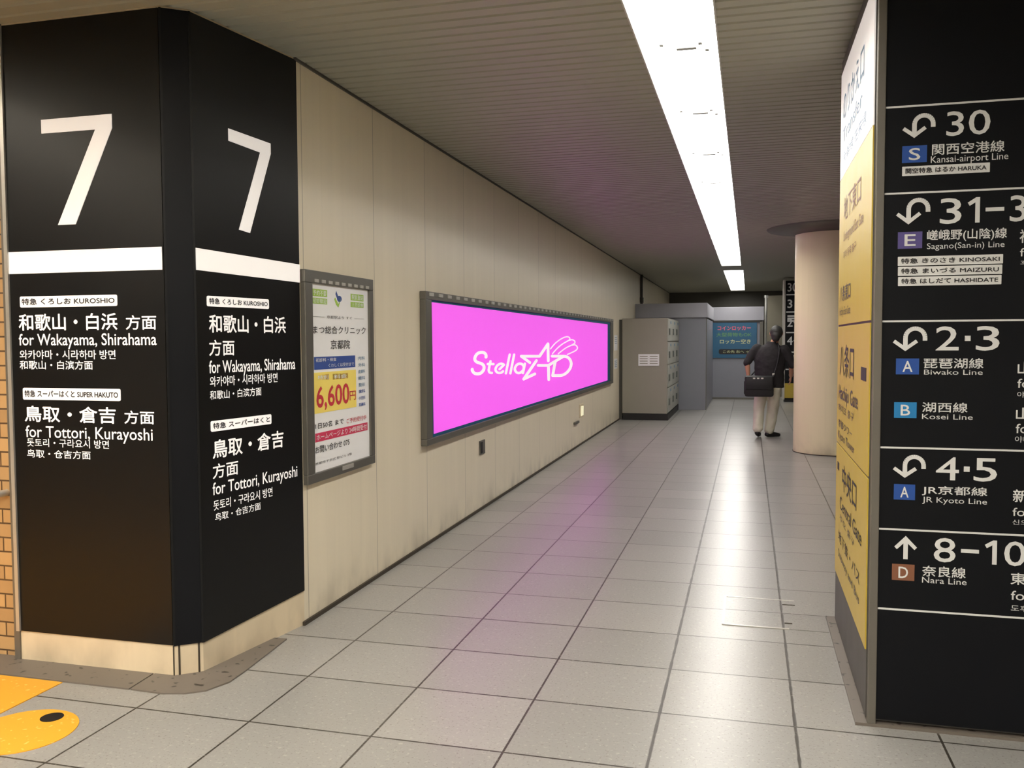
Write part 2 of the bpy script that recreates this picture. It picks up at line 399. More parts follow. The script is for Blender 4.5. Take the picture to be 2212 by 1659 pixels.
# ------------------------------------------------------------------ black direction signs on the pillar
def pill(par, s, x0, x1, z0, z1, mb, mi, y=-.0075, r=.008):
    p = patch(par, 'train_name_plate', x0, x1, z0, z1, mb, y, -.004, r)
    h_ = z1 - z0
    text(p, s, x0 + .012, x1 - .012, z0 + h_ * .24, z1 - h_ * .2, mi, y - .0012, 'lettering', .03, False)
L = 'label'
FA, FB = (-3.414, 3.47), (-2.552, 3.47)
f = thing('direction_sign', 'black sign with a white 7 on the front of the corner pillar', 'sign', (*FA, 0), 0, 'black platform direction signs')
MB().box(.008, .858, -.006, 0, .149, CEIL - .01).build('panel', M['black'], f)
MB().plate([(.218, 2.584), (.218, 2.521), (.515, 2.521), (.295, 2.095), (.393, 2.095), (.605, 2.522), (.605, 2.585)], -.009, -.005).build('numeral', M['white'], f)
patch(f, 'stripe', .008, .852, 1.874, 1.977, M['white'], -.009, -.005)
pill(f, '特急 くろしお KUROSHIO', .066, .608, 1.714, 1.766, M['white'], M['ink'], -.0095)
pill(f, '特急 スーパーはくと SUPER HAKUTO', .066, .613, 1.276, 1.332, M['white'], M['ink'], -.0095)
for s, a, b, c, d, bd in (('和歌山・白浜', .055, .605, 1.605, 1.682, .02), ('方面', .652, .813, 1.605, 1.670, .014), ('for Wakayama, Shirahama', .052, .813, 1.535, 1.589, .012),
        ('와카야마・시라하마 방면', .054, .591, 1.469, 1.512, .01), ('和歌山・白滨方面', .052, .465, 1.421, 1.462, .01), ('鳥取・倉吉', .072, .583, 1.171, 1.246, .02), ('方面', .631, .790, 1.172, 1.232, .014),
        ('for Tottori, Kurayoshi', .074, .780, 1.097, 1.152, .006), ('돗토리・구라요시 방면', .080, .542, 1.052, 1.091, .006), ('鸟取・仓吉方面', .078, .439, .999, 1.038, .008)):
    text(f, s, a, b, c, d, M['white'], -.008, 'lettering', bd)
MB().box(-.012, .008, -.016, 0, .149, CEIL - .01).build('edge_strip', M['steel'], f)
SA, SB = (-2.454, 3.549), (-2.335, 4.30)
g = thing('direction_sign', 'black sign with a white 7 on the corridor side of the corner pillar', 'sign', (*SA, 0), face(SA, SB), 'black platform direction signs')
gp = MB(); gp.plate([(0, .144), (.758, .190), (.758, CEIL - .01), (0, CEIL - .01)], -.006, 0); gp.build('panel', M['black'], g)
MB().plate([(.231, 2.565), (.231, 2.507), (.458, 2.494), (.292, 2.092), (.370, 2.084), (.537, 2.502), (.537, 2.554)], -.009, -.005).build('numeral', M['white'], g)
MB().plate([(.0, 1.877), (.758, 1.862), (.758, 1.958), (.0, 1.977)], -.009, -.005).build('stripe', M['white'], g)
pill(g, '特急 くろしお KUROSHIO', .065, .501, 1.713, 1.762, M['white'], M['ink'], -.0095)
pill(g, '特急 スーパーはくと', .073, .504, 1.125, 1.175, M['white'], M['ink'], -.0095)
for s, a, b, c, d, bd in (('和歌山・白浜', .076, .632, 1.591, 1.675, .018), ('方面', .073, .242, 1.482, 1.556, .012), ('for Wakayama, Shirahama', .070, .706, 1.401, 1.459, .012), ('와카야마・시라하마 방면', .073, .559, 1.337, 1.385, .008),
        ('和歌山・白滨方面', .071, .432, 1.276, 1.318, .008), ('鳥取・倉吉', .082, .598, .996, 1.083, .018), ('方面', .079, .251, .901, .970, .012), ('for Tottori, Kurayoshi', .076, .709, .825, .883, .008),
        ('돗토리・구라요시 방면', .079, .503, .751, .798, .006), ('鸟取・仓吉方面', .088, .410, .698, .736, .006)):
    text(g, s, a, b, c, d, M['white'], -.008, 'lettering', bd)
CA, CB = (-2.552, 3.47), (-2.454, 3.549); CL = math.hypot(.098, .079)
c = thing('corner_panel', 'narrow black corner strip between the two signs with a 7', 'corner trim', (CA[0] + .0015, CA[1] - .002, 0), face(CA, CB))
MB().box(.004, CL - .004, -.005, 0, .147, CEIL - .01).build('cover', M['black2'], c)
for x in (-.004, CL - .006): MB().box(x, x + .01, -.009, 0, .147, CEIL - .01).build('edge_strip', M['black'], c)

# handrail stub on the brick wall
hr = thing('handrail', 'stainless steel handrail ending on the brick wall beside the pillar', 'handrail', (-3.5, 3.5, .815))
MB().tube([(-3.5, -.075, -.02), (-.06, -.075, 0), (-.012, -.06, 0), (0, -.02, 0), (0, .0, 0)], .017, 16).build('rail', M['steel'], hr, True)
MB().tube([(-.5, -.075, 0), (-.5, 0, -.03)], .01).build('bracket', M['steel'], hr, True)

# ------------------------------------------------------------------ things on the long wall
def wall_thing(name, label, cat, s=0, z=0):
    d = Vector((math.cos(WANG), math.sin(WANG), 0)); p = Vector((*WA, 0)) + d * s
    return thing(name, label, cat, (p.x, p.y, z), WANG)
p = wall_thing('poster_case', 'tall grey poster case with a clinic poster, beside the black pillar signs', 'poster case')
MB().ring(.012, .922, .765, 1.936, .10, .86, .818, 1.866, -.03, 0).build('frame', M['frame'], p, bevel=.004)
MB().box(.09, .87, -.006, 0, .80, 1.89).build('backing', M['darkgrey'], p)
for i in range(9): MB().box(.12 + i * .085, .165 + i * .085, -.034, -.03, 1.872, 1.890).build('frame_glint', M['steel'], p)  # pale bars stand in for the highlights along the top of the frame
sh = MB().box(.10, .86, -.016, -.006, .818, 1.866).build('poster_sheet', M['paper'], p)
Y_ = -.0175
for n, a, b, z0, z1, mm in (('green_block', .111, .297, 1.797, 1.837, 'green'), ('green_block', .109, .296, 1.756, 1.788, 'green'), ('green_block', .611, .794, 1.793, 1.833, 'green'), ('green_block', .609, .794, 1.753, 1.784, 'green'),
        ('blue_block', .127, .661, 1.389, 1.460, 'navy'), ('yellow_block', .121, .670, 1.145, 1.373, 'pyellow'), ('orange_block', .151, .306, 1.329, 1.360, 'orange'), ('orange_block', .352, .556, 1.325, 1.357, 'orange'),
        ('red_band', .127, .831, .986, 1.035, 'crimson')):
    patch(sh, n, a, b, z0, z1, M[mm], -.0172, -.0155)
lg = MB()
lg.plate([(.40, 1.80), (.44, 1.762), (.478, 1.80), (.44, 1.745)], Y_, -.016); lg.plate([(.40, 1.80), (.44, 1.745), (.41, 1.76), (.39, 1.79)], Y_, -.016); lg.build('round_mark', M['green'], sh)
lg = MB(); lg.plate([(.455 + .03 * math.cos(t), 1.795 + .018 * math.sin(t)) for t in [k * math.pi / 8 for k in range(16)]], Y_, -.016); lg.plate([(.405, 1.82), (.43, 1.79), (.445, 1.80), (.415, 1.838)], Y_, -.016); lg.build('round_mark', M['navy'], sh)
for s, a, b, z0, z1, mm, bd in (('予約不要', .125, .285, 1.802, 1.832, 'paper', 0), ('初診歓迎', .125, .285, 1.760, 1.785, 'paper', 0), ('駅前直結', .622, .785, 1.798, 1.829, 'paper', 0), ('土日診療', .622, .785, 1.757, 1.781, 'paper', 0),
        ('―――  京都駅より すぐ  ―――', .115, .797, 1.677, 1.694, 'ink', 0), ('まつ総合クリニック', .115, .817, 1.590, 1.634, 'ink', .005), ('京都院', .331, .588, 1.502, 1.554, 'ink', .01), ('初診料・検査', .145, .40, 1.432, 1.453, 'paper', 0), ('くわしくは受付まで', .30, .64, 1.398, 1.420, 'paper', 0),
        ('特別', .165, .295, 1.333, 1.356, 'paper', 0), ('料金', .37, .54, 1.329, 1.353, 'paper', 0), ('6,600', .148, .565, 1.179, 1.293, 'red', .03), ('円', .575, .66, 1.190, 1.245, 'red', .01),
        ('1日50名 まで', .129, .487, 1.059, 1.091, 'ink', .01), ('ご予約受付中', .527, .811, 1.054, 1.084, 'red', .005), ('ホームページより 24時間受付', .14, .815, .994, 1.027, 'paper', .006), ('お問い合わせ 075', .124, .563, .923, .963, 'ink', .012),
        ('京都市下京区 駅ビル 3階', .121, .591, .858, .873, 'ink', 0)):
    text(sh, s, a, b, z0, z1, M[mm], -.0182, 'lettering', bd)
for i in range(8):
    text(sh, ('内科', '外科', '皮膚科', '眼科', '整形', '歯科', '小児科', '耳鼻科')[i], .705, .80, 1.43 - i * .041, 1.452 - i * .041, M['teal' if i < 5 else 'navy'], -.0182, 'lettering', .02)
patch(p, 'name_badge', .435, .585, .786, .811, M['steel'], -.034, -.03)

# magenta advertising board
b = wall_thing('advertising_board', 'long magenta advertising board with a white star logo on the beige wall', 'billboard')
fr = MB().ring(1.828, 11.575, .764, 1.913, 1.955, 11.245, .814, 1.853, -.05, 0).build('frame', M['frame'], b, bevel=.004)
for i in range(46): MB().box(1.90 + i * .21, 1.99 + i * .21, -.056, -.05, 1.880, 1.905).build('frame_glint', M['steel'], fr)  # row of pale bars imitating the wavy highlights on the metal frame
MB().box(1.94, 11.26, -.035, 0, .805, 1.862).build('board_edge', M['board_edge'], b)
MB().plate([(2.014, .838), (10.955, .841), (10.953, 1.812), (1.994, 1.836)], -.037, -.034).build('board', M['pink'], b)
HM = (0.813289, -0.013039, 2.741807, -0.25856, -0.389976, 1.297409, -0.165608, -0.001397)
LOGO = [([(0.498,-0.286),(0.499,-0.292),(0.5,-0.299),(0.501,-0.308),(0.5,-0.318),(0.497,-0.328),(0.493,-0.34),(0.487,-0.352),(0.48,-0.361),(0.471,-0.369),(0.461,-0.376),(0.45,-0.381),(0.439,-0.385),(0.429,-0.387),(0.419,-0.388),(0.408,-0.388),(0.396,-0.387),(0.381,-0.386),(0.365,-0.383),(0.349,-0.379),(0.333,-0.372),(0.319,-0.363),(0.305,-0.351),(0.293,-0.338),(0.282,-0.323),(0.272,-0.307),(0.264,-0.288),(0.258,-0.269),(0.255,-0.253),(0.255,-0.239),(0.259,-0.226),(0.264,-0.214),(0.271,-0.204),(0.279,-0.195),(0.288,-0.187),(0.298,-0.18),(0.309,-0.174),(0.321,-0.169),(0.334,-0.165),(0.347,-0.162),(0.36,-0.158),(0.374,-0.153),(0.389,-0.148),(0.403,-0.143),(0.415,-0.136),(0.425,-0.128),(0.434,-0.12),(0.441,-0.111),(0.447,-0.101),(0.452,-0.091),(0.455,-0.08),(0.456,-0.069),(0.456,-0.058),(0.455,-0.046),(0.453,-0.033),(0.45,-0.021),(0.444,-0.009),(0.438,0.004),(0.429,0.017),(0.42,0.029),(0.409,0.04),(0.398,0.05),(0.386,0.059),(0.373,0.066),(0.36,0.072),(0.348,0.075),(0.335,0.077),(0.322,0.078),(0.309,0.078),(0.296,0.077),(0.282,0.076),(0.269,0.073),(0.257,0.068),(0.246,0.061),(0.235,0.052),(0.225,0.042),(0.217,0.032),(0.21,0.023),(0.206,0.013),(0.203,0.004),(0.2,-0.003),(0.199,-0.01),(0.2,-0.015),(0.201,-0.019),(0.201,-0.022)],0.0315),([(0.595,-0.196),(0.592,-0.183),(0.587,-0.165),(0.582,-0.144),(0.577,-0.123),(0.573,-0.099),(0.568,-0.074),(0.564,-0.049),(0.561,-0.03),(0.559,-0.019),(0.557,-0.013),(0.557,-0.009),(0.557,-0.003),(0.558,0.005),(0.56,0.015),(0.563,0.024),(0.567,0.032),(0.571,0.038),(0.577,0.044),(0.584,0.049),(0.591,0.052),(0.599,0.054),(0.609,0.056),(0.617,0.056),(0.624,0.056)],0.0255),([(0.536,-0.135),(0.66,-0.135)],0.0255),([(0.887,-0.12),(0.883,-0.122),(0.878,-0.126),(0.872,-0.129),(0.865,-0.132),(0.856,-0.136),(0.845,-0.139),(0.834,-0.141),(0.822,-0.142),(0.808,-0.139),(0.794,-0.135),(0.78,-0.13),(0.767,-0.123),(0.755,-0.114),(0.743,-0.103),(0.733,-0.091),(0.724,-0.079),(0.716,-0.066),(0.71,-0.052),(0.706,-0.038),(0.703,-0.025),(0.703,-0.013),(0.705,-0.002),(0.708,0.009),(0.713,0.018),(0.719,0.027),(0.727,0.036),(0.736,0.043),(0.746,0.048),(0.755,0.052),(0.765,0.055),(0.776,0.056),(0.786,0.056),(0.797,0.056),(0.808,0.055),(0.819,0.052),(0.83,0.048),(0.84,0.042),(0.851,0.034),(0.86,0.026),(0.866,0.021)],0.025),([(0.789,-0.024),(0.885,-0.117)],0.025),([(1.009,-0.338),(0.927,0.066)],0.025),([(1.105,-0.338),(1.024,0.066)],0.025),([(1.233,-0.143),(1.245,-0.141),(1.263,-0.138),(1.278,-0.131),(1.291,-0.121),(1.302,-0.108),(1.31,-0.094),(1.315,-0.08),(1.317,-0.065),(1.317,-0.05),(1.313,-0.033),(1.307,-0.015),(1.298,0.001),(1.285,0.017),(1.269,0.031),(1.253,0.042),(1.237,0.051),(1.219,0.057),(1.202,0.059),(1.184,0.056),(1.166,0.049),(1.151,0.039),(1.139,0.024),(1.129,0.006),(1.122,-0.012),(1.121,-0.028),(1.123,-0.044),(1.127,-0.06),(1.133,-0.075),(1.141,-0.09),(1.151,-0.104),(1.162,-0.116),(1.175,-0.127),(1.189,-0.135),(1.204,-0.139),(1.221,-0.142),(1.233,-0.143)],0.0259),([(1.338,-0.142),(1.294,0.059)],0.0259),([(1.446,-0.167),(1.258,-0.305),(1.655,-0.305),(1.836,-0.572),(1.843,-0.206)],0.0286),([(1.587,-0.211),(1.311,0.191),(1.555,0.078)],0.0286),([(1.626,-0.106),(1.846,-0.106),(2.18,-0.308)],0.0286),([(1.846,-0.106),(1.854,0.202)],0.0286),([(2.18,-0.305),(2.193,-0.303),(2.212,-0.3),(2.233,-0.295),(2.251,-0.288),(2.267,-0.278),(2.283,-0.266),(2.297,-0.252),(2.309,-0.237),(2.319,-0.221),(2.326,-0.203),(2.332,-0.185),(2.336,-0.169),(2.339,-0.155),(2.34,-0.142),(2.339,-0.129),(2.336,-0.114),(2.333,-0.097),(2.328,-0.079),(2.322,-0.059),(2.313,-0.039),(2.3,-0.019),(2.285,0.003),(2.268,0.024),(2.251,0.042),(2.233,0.058),(2.214,0.072),(2.195,0.084),(2.176,0.093),(2.157,0.101),(2.138,0.106),(2.12,0.109),(2.108,0.112)],0.0286),([(1.924,-0.306),(2.18,-0.306)],0.0286),([(2.108,0.114),(1.938,0.114),(1.996,-0.193)],0.0286),([(1.89,-0.462),(1.905,-0.48),(1.926,-0.507),(1.95,-0.535),(1.972,-0.56),(1.992,-0.581),(2.012,-0.599),(2.033,-0.616),(2.054,-0.632),(2.076,-0.648),(2.098,-0.664),(2.121,-0.678),(2.142,-0.69),(2.162,-0.7),(2.182,-0.709),(2.2,-0.715),(2.217,-0.721),(2.233,-0.724),(2.247,-0.726),(2.26,-0.726),(2.272,-0.724),(2.282,-0.719),(2.292,-0.713),(2.3,-0.705),(2.306,-0.697),(2.308,-0.689),(2.309,-0.68),(2.307,-0.671),(2.302,-0.663),(2.295,-0.655),(2.286,-0.649),(2.274,-0.641),(2.258,-0.632),(2.238,-0.62),(2.213,-0.607),(2.187,-0.593),(2.163,-0.578),(2.14,-0.562),(2.117,-0.545),(2.095,-0.527),(2.074,-0.509),(2.054,-0.491),(2.035,-0.472),(2.017,-0.453),(1.999,-0.434),(1.981,-0.414),(1.962,-0.392),(1.946,-0.372),(1.934,-0.358)],0.0116),([(2.285,-0.646),(2.297,-0.649),(2.313,-0.654),(2.331,-0.658),(2.347,-0.661),(2.36,-0.66),(2.373,-0.658),(2.384,-0.654),(2.394,-0.649),(2.403,-0.642),(2.412,-0.633),(2.418,-0.624),(2.422,-0.615),(2.422,-0.606),(2.42,-0.598),(2.415,-0.589),(2.408,-0.581),(2.398,-0.573),(2.386,-0.565),(2.371,-0.556),(2.353,-0.547),(2.331,-0.536),(2.304,-0.525),(2.277,-0.512),(2.251,-0.499),(2.228,-0.486),(2.207,-0.472),(2.185,-0.458),(2.163,-0.441),(2.136,-0.42),(2.106,-0.396),(2.079,-0.374),(2.06,-0.358)],0.0116),([(2.353,-0.54),(2.365,-0.543),(2.382,-0.547),(2.399,-0.55),(2.415,-0.55),(2.427,-0.547),(2.438,-0.542),(2.448,-0.534),(2.456,-0.526),(2.462,-0.517),(2.468,-0.507),(2.471,-0.496),(2.473,-0.486),(2.471,-0.475),(2.468,-0.465),(2.463,-0.454),(2.456,-0.445),(2.447,-0.436),(2.436,-0.427),(2.423,-0.419),(2.408,-0.411),(2.39,-0.401),(2.368,-0.392),(2.346,-0.382),(2.326,-0.373),(2.307,-0.364),(2.287,-0.355),(2.27,-0.348),(2.258,-0.343)],0.0116)]
def art(x, y):
    d_ = 1 + HM[6] * x + HM[7] * y
    return ((HM[0] * x + HM[1] * y + HM[2]) / d_, (HM[3] * x + HM[4] * y + HM[5]) / d_)
lm = MB(); lay = 0
for pts, hw in LOGO:
    for i, q in enumerate(pts):
        n_ = 12
        lay += 1; yy = -.0380 - (lay % 40) * 2e-5
        lm.poly([(u[0], yy, u[1]) for u in [art(q[0] + hw * math.cos(t), q[1] - hw * math.sin(t)) for t in [2 * math.pi * k / n_ for k in range(n_)]]])
        if i + 1 < len(pts):
            r = pts[i + 1]; dx, dy = r[0] - q[0], r[1] - q[1]; ln = math.hypot(dx, dy)
            if ln < 1e-5: continue
            nx, ny = -dy / ln * hw, dx / ln * hw
            lay += 1; yy = -.0380 - (lay % 40) * 2e-5
            lm.poly([(u[0], yy, u[1]) for u in (art(q[0] + nx, q[1] + ny), art(r[0] + nx, r[1] + ny), art(r[0] - nx, r[1] - ny), art(q[0] - nx, q[1] - ny))])
lm.build('logo', M['logo'], b)

o = wall_thing('wall_outlet', 'small dark metal wall plate below the magenta board', 'wall plate', 3.395)
MB().box(-.075, .085, -.012, 0, .505, .635).build('plate', M['frame'], o, bevel=.003)
MB().box(-.06, -.005, -.016, -.01, .52, .62).build('cover', M['void'], o)
o = wall_thing('night_light', 'small pale lit wall plate near the floor at the far end of the wall', 'wall light', 8.56)
MB().box(-.16, .16, -.008, 0, .40, .60).build('plate', M['base'], o, bevel=.003)
MB().box(-.07, .10, -.02, -.008, .425, .565).build('lens', mat('lit_lens', (245, 240, 205), .4, emit=(250, 244, 205), estr=.45), o, bevel=.003)
o = wall_thing('wall_hook', 'small dark hook on the wall below the lit wall plate', 'wall hook', 8.1)
MB().box(-.16, .16, -.03, 0, .345, .38).build('hook', M['frame'], o, bevel=.004)
for z0, z1, ll in ((1.345, 1.63, 'upper small white notice on the wall between the magenta board and the lockers'), (1.0, 1.19, 'lower small white notice on the wall between the magenta board and the lockers')):
    o = wall_thing('notice_sheet', ll, 'notice', 12.25); o['group'] = 'small white notices'
    MB().box(-.22, .2, -.004, 0, z0, z1).build('sheet', M['paper'], o)
    for k in range(4): patch(o, 'text_line', -.17, .12, z1 - .05 - k * .035, z1 - .04 - k * .035, M['teal'], -.0055, -.004)
o = wall_thing('pipe', 'dark vertical conduit pipe on the wall above the grey partition', 'pipe', 16.33)
MB().tube([(0, -.03, 2.33), (0, -.03, CEIL)], .03).build('tube', M['darkgrey'], o, True)
MB().box(-.09, .09, -.07, 0, 2.40, 2.52).build('junction_box', M['darkgrey'], o, bevel=.005)

# ------------------------------------------------------------------ big direction sign on the right
R0, R1_ = .47, 1.95
sg = thing('direction_sign', 'tall black and yellow direction sign with platform numbers 30 to 8-10', 'sign', (.47, 3.72, 0), 0, 'black platform direction signs')
MB().box(.03, 1.45, .01, 1.32, .02, CEIL - .04).build('body', M['darkgrey'], sg)
for x in (0, 1.448): MB().box(x, x + .032, -.012, .02, .012, CEIL - .03).build('post', M['post'], sg, bevel=.003)
MB().box(.032, 1.448, -.002, .012, .03, CEIL - .05).build('black_face', M['black2'], sg)
for z in (2.439, 2.109, 1.616, 1.1215, .798, .479): patch(sg, 'dividing_line', .032, 1.448, z - .0035, z + .0035, M['white2'], -.0045, -.002)
def uturn(x0, x1, z0, z1):
    """U-turn arrow: up from the right, round and down with a head at the left"""
    w_, h_ = x1 - x0, z1 - z0; m = MB(); th = .016; xs = x0 + w_ * .34; r = w_ * .28; xc = xs + r; zc = z1 - r - th / 2 + .004
    lay = [0]
    def seg(a, b, hw):
        lay[0] += 1; yy = -.0045 - lay[0] * 2e-5
        d = (Vector(b) - Vector(a)).normalized(); n = Vector((-d.y, d.x)) * hw; a, b = Vector(a), Vector(b)
        m.plate([tuple(a - n), tuple(b - n), tuple(b + n), tuple(a + n)], yy, -.002)
    P = [(xc + r * math.cos(t), zc + r * math.sin(t)) for t in [math.radians(a) for a in range(0, 181, 12)]] + [(xs, zc - .01), (xs, z0 + .010)]
    P = [(P[0][0], P[0][1] - .012)] + P
    for a, b in zip(P, P[1:]): seg(a, b, th / 2)
    for dx in (-1, 1): seg((xs + dx * w_ * .33, z0 + h_ * .42), (xs - dx * .004, z0 + .004), th * .42)
    return m.build('arrow', M['white2'], sg)
def up(x0, x1, z0, z1):
    m = MB(); xc = (x0 + x1) / 2
    m.box(xc - .008, xc + .008, -.0045, -.002, z0, z1 - .01)
    for d in (-1, 1):
        m.plate([(xc, z1), (xc, z1 - .022), (xc + d * .032, z1 - .054), (xc + d * .041, z1 - .044)][::d], -.0047 - d * 1e-4, -.002)
    return m.build('arrow', M['white2'], sg)
uturn(.096, .214, 2.319, 2.405); uturn(.079, .202, 1.990, 2.085); uturn(.075, .200, 1.501, 1.591); uturn(.083, .203, 1.005, 1.091); up(.092, .171, .682, .774)
def digits(s, a, b, z0, z1):
    h_ = z1 - z0
    if '1' not in s: text(sg, s, a, b, z0, z1, M['white2'], -.004, 'numeral', .008); return
    i = s.index('1'); w1 = .042; rest = s.replace('1', '')
    xs = b - w1 if i else a
    if rest: text(sg, rest, a if i else a + w1 + .026, b - w1 - .022 if i else b, z0, z1, M['white2'], -.004, 'numeral', .008)
    st_ = .0155
    MB().plate([(xs + w1 - st_, z0), (xs + w1, z0), (xs + w1, z1), (xs + w1 - st_ * .85, z1), (xs, z1 - h_ * .20), (xs + .007, z1 - h_ * .33), (xs + w1 - st_, z1 - h_ * .20)], -.0045, -.002).build('numeral', M['white2'], sg)
for s, a, b, z0, z1 in (('30', .249, .399, 2.318, 2.408), ('31-34', .232, .622, 1.987, 2.082), ('2·3', .226, .447, 1.503, 1.594), ('4·5', .236, .449, 1.001, 1.089), ('8-10', .234, .552, .680, .773)):
    if '-' in s:
        l_, r_ = s.split('-'); k = .138 if len(l_) == 2 else .076
        digits(l_, a, a + k, z0, z1)
        patch(sg, 'dash', a + k + .02, a + k + .083, (z0 + z1) / 2 - .007, (z0 + z1) / 2 + .007, M['white2'], -.0045, -.002)
        digits(r_, a + k + .103, a + k + .245, z0, z1)
    elif '·' in s:
        l_, r_ = s.split('·'); wd = b - a
        text(sg, l_, a, a + .080, z0, z1, M['white2'], -.004, 'numeral', .008); text(sg, r_, b - .080, b, z0, z1, M['white2'], -.004, 'numeral', .008)
        zc = (z0 + z1) / 2; patch(sg, 'dot', a + wd * .46, a + wd * .46 + .020, zc - .010, zc + .010, M['white2'], -.0045, -.002)
    else: text(sg, s, a, b, z0, z1, M['white2'], -.004, 'numeral', .008)
for ch, mm, a, b, z0, z1 in (('S', 'sqblue', .094, .182, 2.224, 2.288), ('E', 'sqviolet', .084, .171, 1.896, 1.960), ('A', 'sqblue', .085, .168, 1.409, 1.471), ('B', 'sqcyan', .081, .162, 1.239, 1.300), ('A', 'sqblue', .085, .162, .917, .978), ('D', 'sqbrown', .083, .165, .597, .661)):
    q = patch(sg, 'line_badge', a, b, z0, z1, M[mm], -.0045, -.002)
    text(q, ch, a + .024, b - .024, z0 + .010, z1 - .010, M['white2'], -.0058, 'lettering', .012)
for s, a, b, z0, z1, bd in (('関西空港線', .200, .449, 2.248, 2.290, .012), ('Kansai-airport Line', .196, .463, 2.219, 2.244, .0), ('嵯峨野(山陰)線', .188, .464, 1.919, 1.964, .012), ('Sagano(San-in) Line', .188, .457, 1.892, 1.914, .0),
        ('琵琶湖線', .184, .394, 1.433, 1.472, .012), ('Biwako Line', .186, .392, 1.409, 1.428, 0), ('湖西線', .182, .342, 1.263, 1.301, .012), ('Kosei Line', .182, .361, 1.236, 1.256, 0), ('JR京都線', .187, .417, .938, .976, .012), ('JR Kyoto Line', .188, .417, .911, .932, 0),
        ('奈良線', .193, .348, .619, .661, .012), ('Nara Line', .193, .352, .593, .616, 0),
        ('山科・草津 方面', .512, .93, 1.412, 1.460, .014), ('for Yamashina, Kusatsu', .512, 1.02, 1.361, 1.395, .006), ('야마시나・구사쓰 방면', .512, .80, 1.324, 1.346, 0),
        ('山科・敦賀 方面', .510, .93, 1.240, 1.286, .014), ('for Yamashina, Tsuruga', .510, 1.02, 1.189, 1.224, .006), ('야마시나・쓰루가 방면', .508, .80, 1.153, 1.177, 0),
        ('新大阪・大阪 方面', .506, .97, .924, .973, .014), ('for Shin-Osaka, Osaka', .506, 1.00, .872, .903, .006), ('신오사카・오사카 방면', .506, .80, .838, .858, 0),
        ('東福寺・奈良 方面', .505, .97, .607, .653, .014), ('for Tofukuji, Nara', .507, .95, .548, .583, .006), ('도후쿠지・나라 방면', .508, .80, .504, .528, 0),
        ('福知山・城崎温泉 方面', .508, .97, 1.905, 1.955, .014), ('for Fukuchiyama, Kinosaki', .510, 1.05, 1.855, 1.885, .006), ('후쿠치야마 방면', .512, .80, 1.82, 1.84, 0), ('关西机场', .52, .70, 2.25, 2.285, 0)):
    text(sg, s, a, b, z0, z1, M['white2'], -.004, 'lettering', bd)
for s, a, b, z0, z1 in (('関空特急 はるか HARUKA', .095, .401, 2.174, 2.210), ('特急 きのさき KINOSAKI', .085, .453, 1.830, 1.865), ('特急 まいづる MAIZURU', .086, .451, 1.791, 1.826), ('特急 はしだて HASHIDATE', .087, .449, 1.752, 1.787)):
    pill(sg, s, a, b, z0, z1, M['white2'], M['ink'], -.0045, .002)
# its left face: white head over yellow fields
YF = bpy.data.objects.new('side_face', None); COL.objects.link(YF); YF.parent = sg; YF.location = (0, 1.33, 0); YF.rotation_euler = (0, 0, -math.pi / 2)
MB().box(0, 1.312, -.004, .03, .025, CEIL - .035).build('side_frame', M['darkgrey'], YF)
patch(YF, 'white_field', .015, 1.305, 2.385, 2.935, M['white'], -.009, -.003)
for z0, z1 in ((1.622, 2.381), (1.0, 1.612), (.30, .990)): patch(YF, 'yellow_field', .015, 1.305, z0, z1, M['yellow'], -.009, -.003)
for s, a, b, z0, z1, mm, bd in (('のりかえ口', .15, 1.0, 2.66, 2.80, 'teal', .01), ('Transfer', .15, .95, 2.55, 2.62, 'teal', 0), ('新幹線 在来線', .2, 1.1, 2.44, 2.50, 'teal', 0),
        ('地下東口', .25, .95, 2.14, 2.26, 'sqbrown', 0), ('Underground East Gate', .25, 1.05, 2.04, 2.09, 'sqbrown', 0), ('지하 동쪽 출구', .25, .8, 1.95, 1.99, 'sqbrown', 0), ('八条東口', .1, .6, 1.74, 1.82, 'darkgrey', .01), ('Hachijo East Gate', .1, .6, 1.67, 1.71, 'darkgrey', 0),
        ('八条口', .15, .78, 1.36, 1.52, 'ink', .008), ('Hachijo Gate', .12, .95, 1.24, 1.31, 'darkgrey', .01), ('하치조 출구', .12, .8, 1.17, 1.21, 'darkgrey', 0), ('京都タワー', .12, .75, 1.09, 1.13, 'darkgrey', .005), ('Kyoto Tower', .12, .85, 1.03, 1.07, 'darkgrey', 0),
        ('中央口', .35, .95, .79, .92, 'ink', .01), ('Central Gate', .25, 1.15, .68, .745, 'ink', .006), ('주오 출구', .25, .9, .615, .65, 'darkgrey', 0), ('地下鉄・バス', .2, 1.1, .50, .56, 'ink', .006), ('Subway and Bus', .2, 1.1, .42, .46, 'darkgrey', 0)):
    text(YF, s, a, b, z0, z1, M[mm], -.0105, 'lettering', bd)
patch(YF, 'pictogram', 1.05, 1.22, 1.375, 1.43, M['ink'], -.0105, -.008)
patch(YF, 'pictogram', .10, .18, .86, .90, M['ink'], -.0105, -.008)
MB().box(-.045, 1.52, -.012, 1.40, 0, .012).build('plinth', M['kerb'], sg)

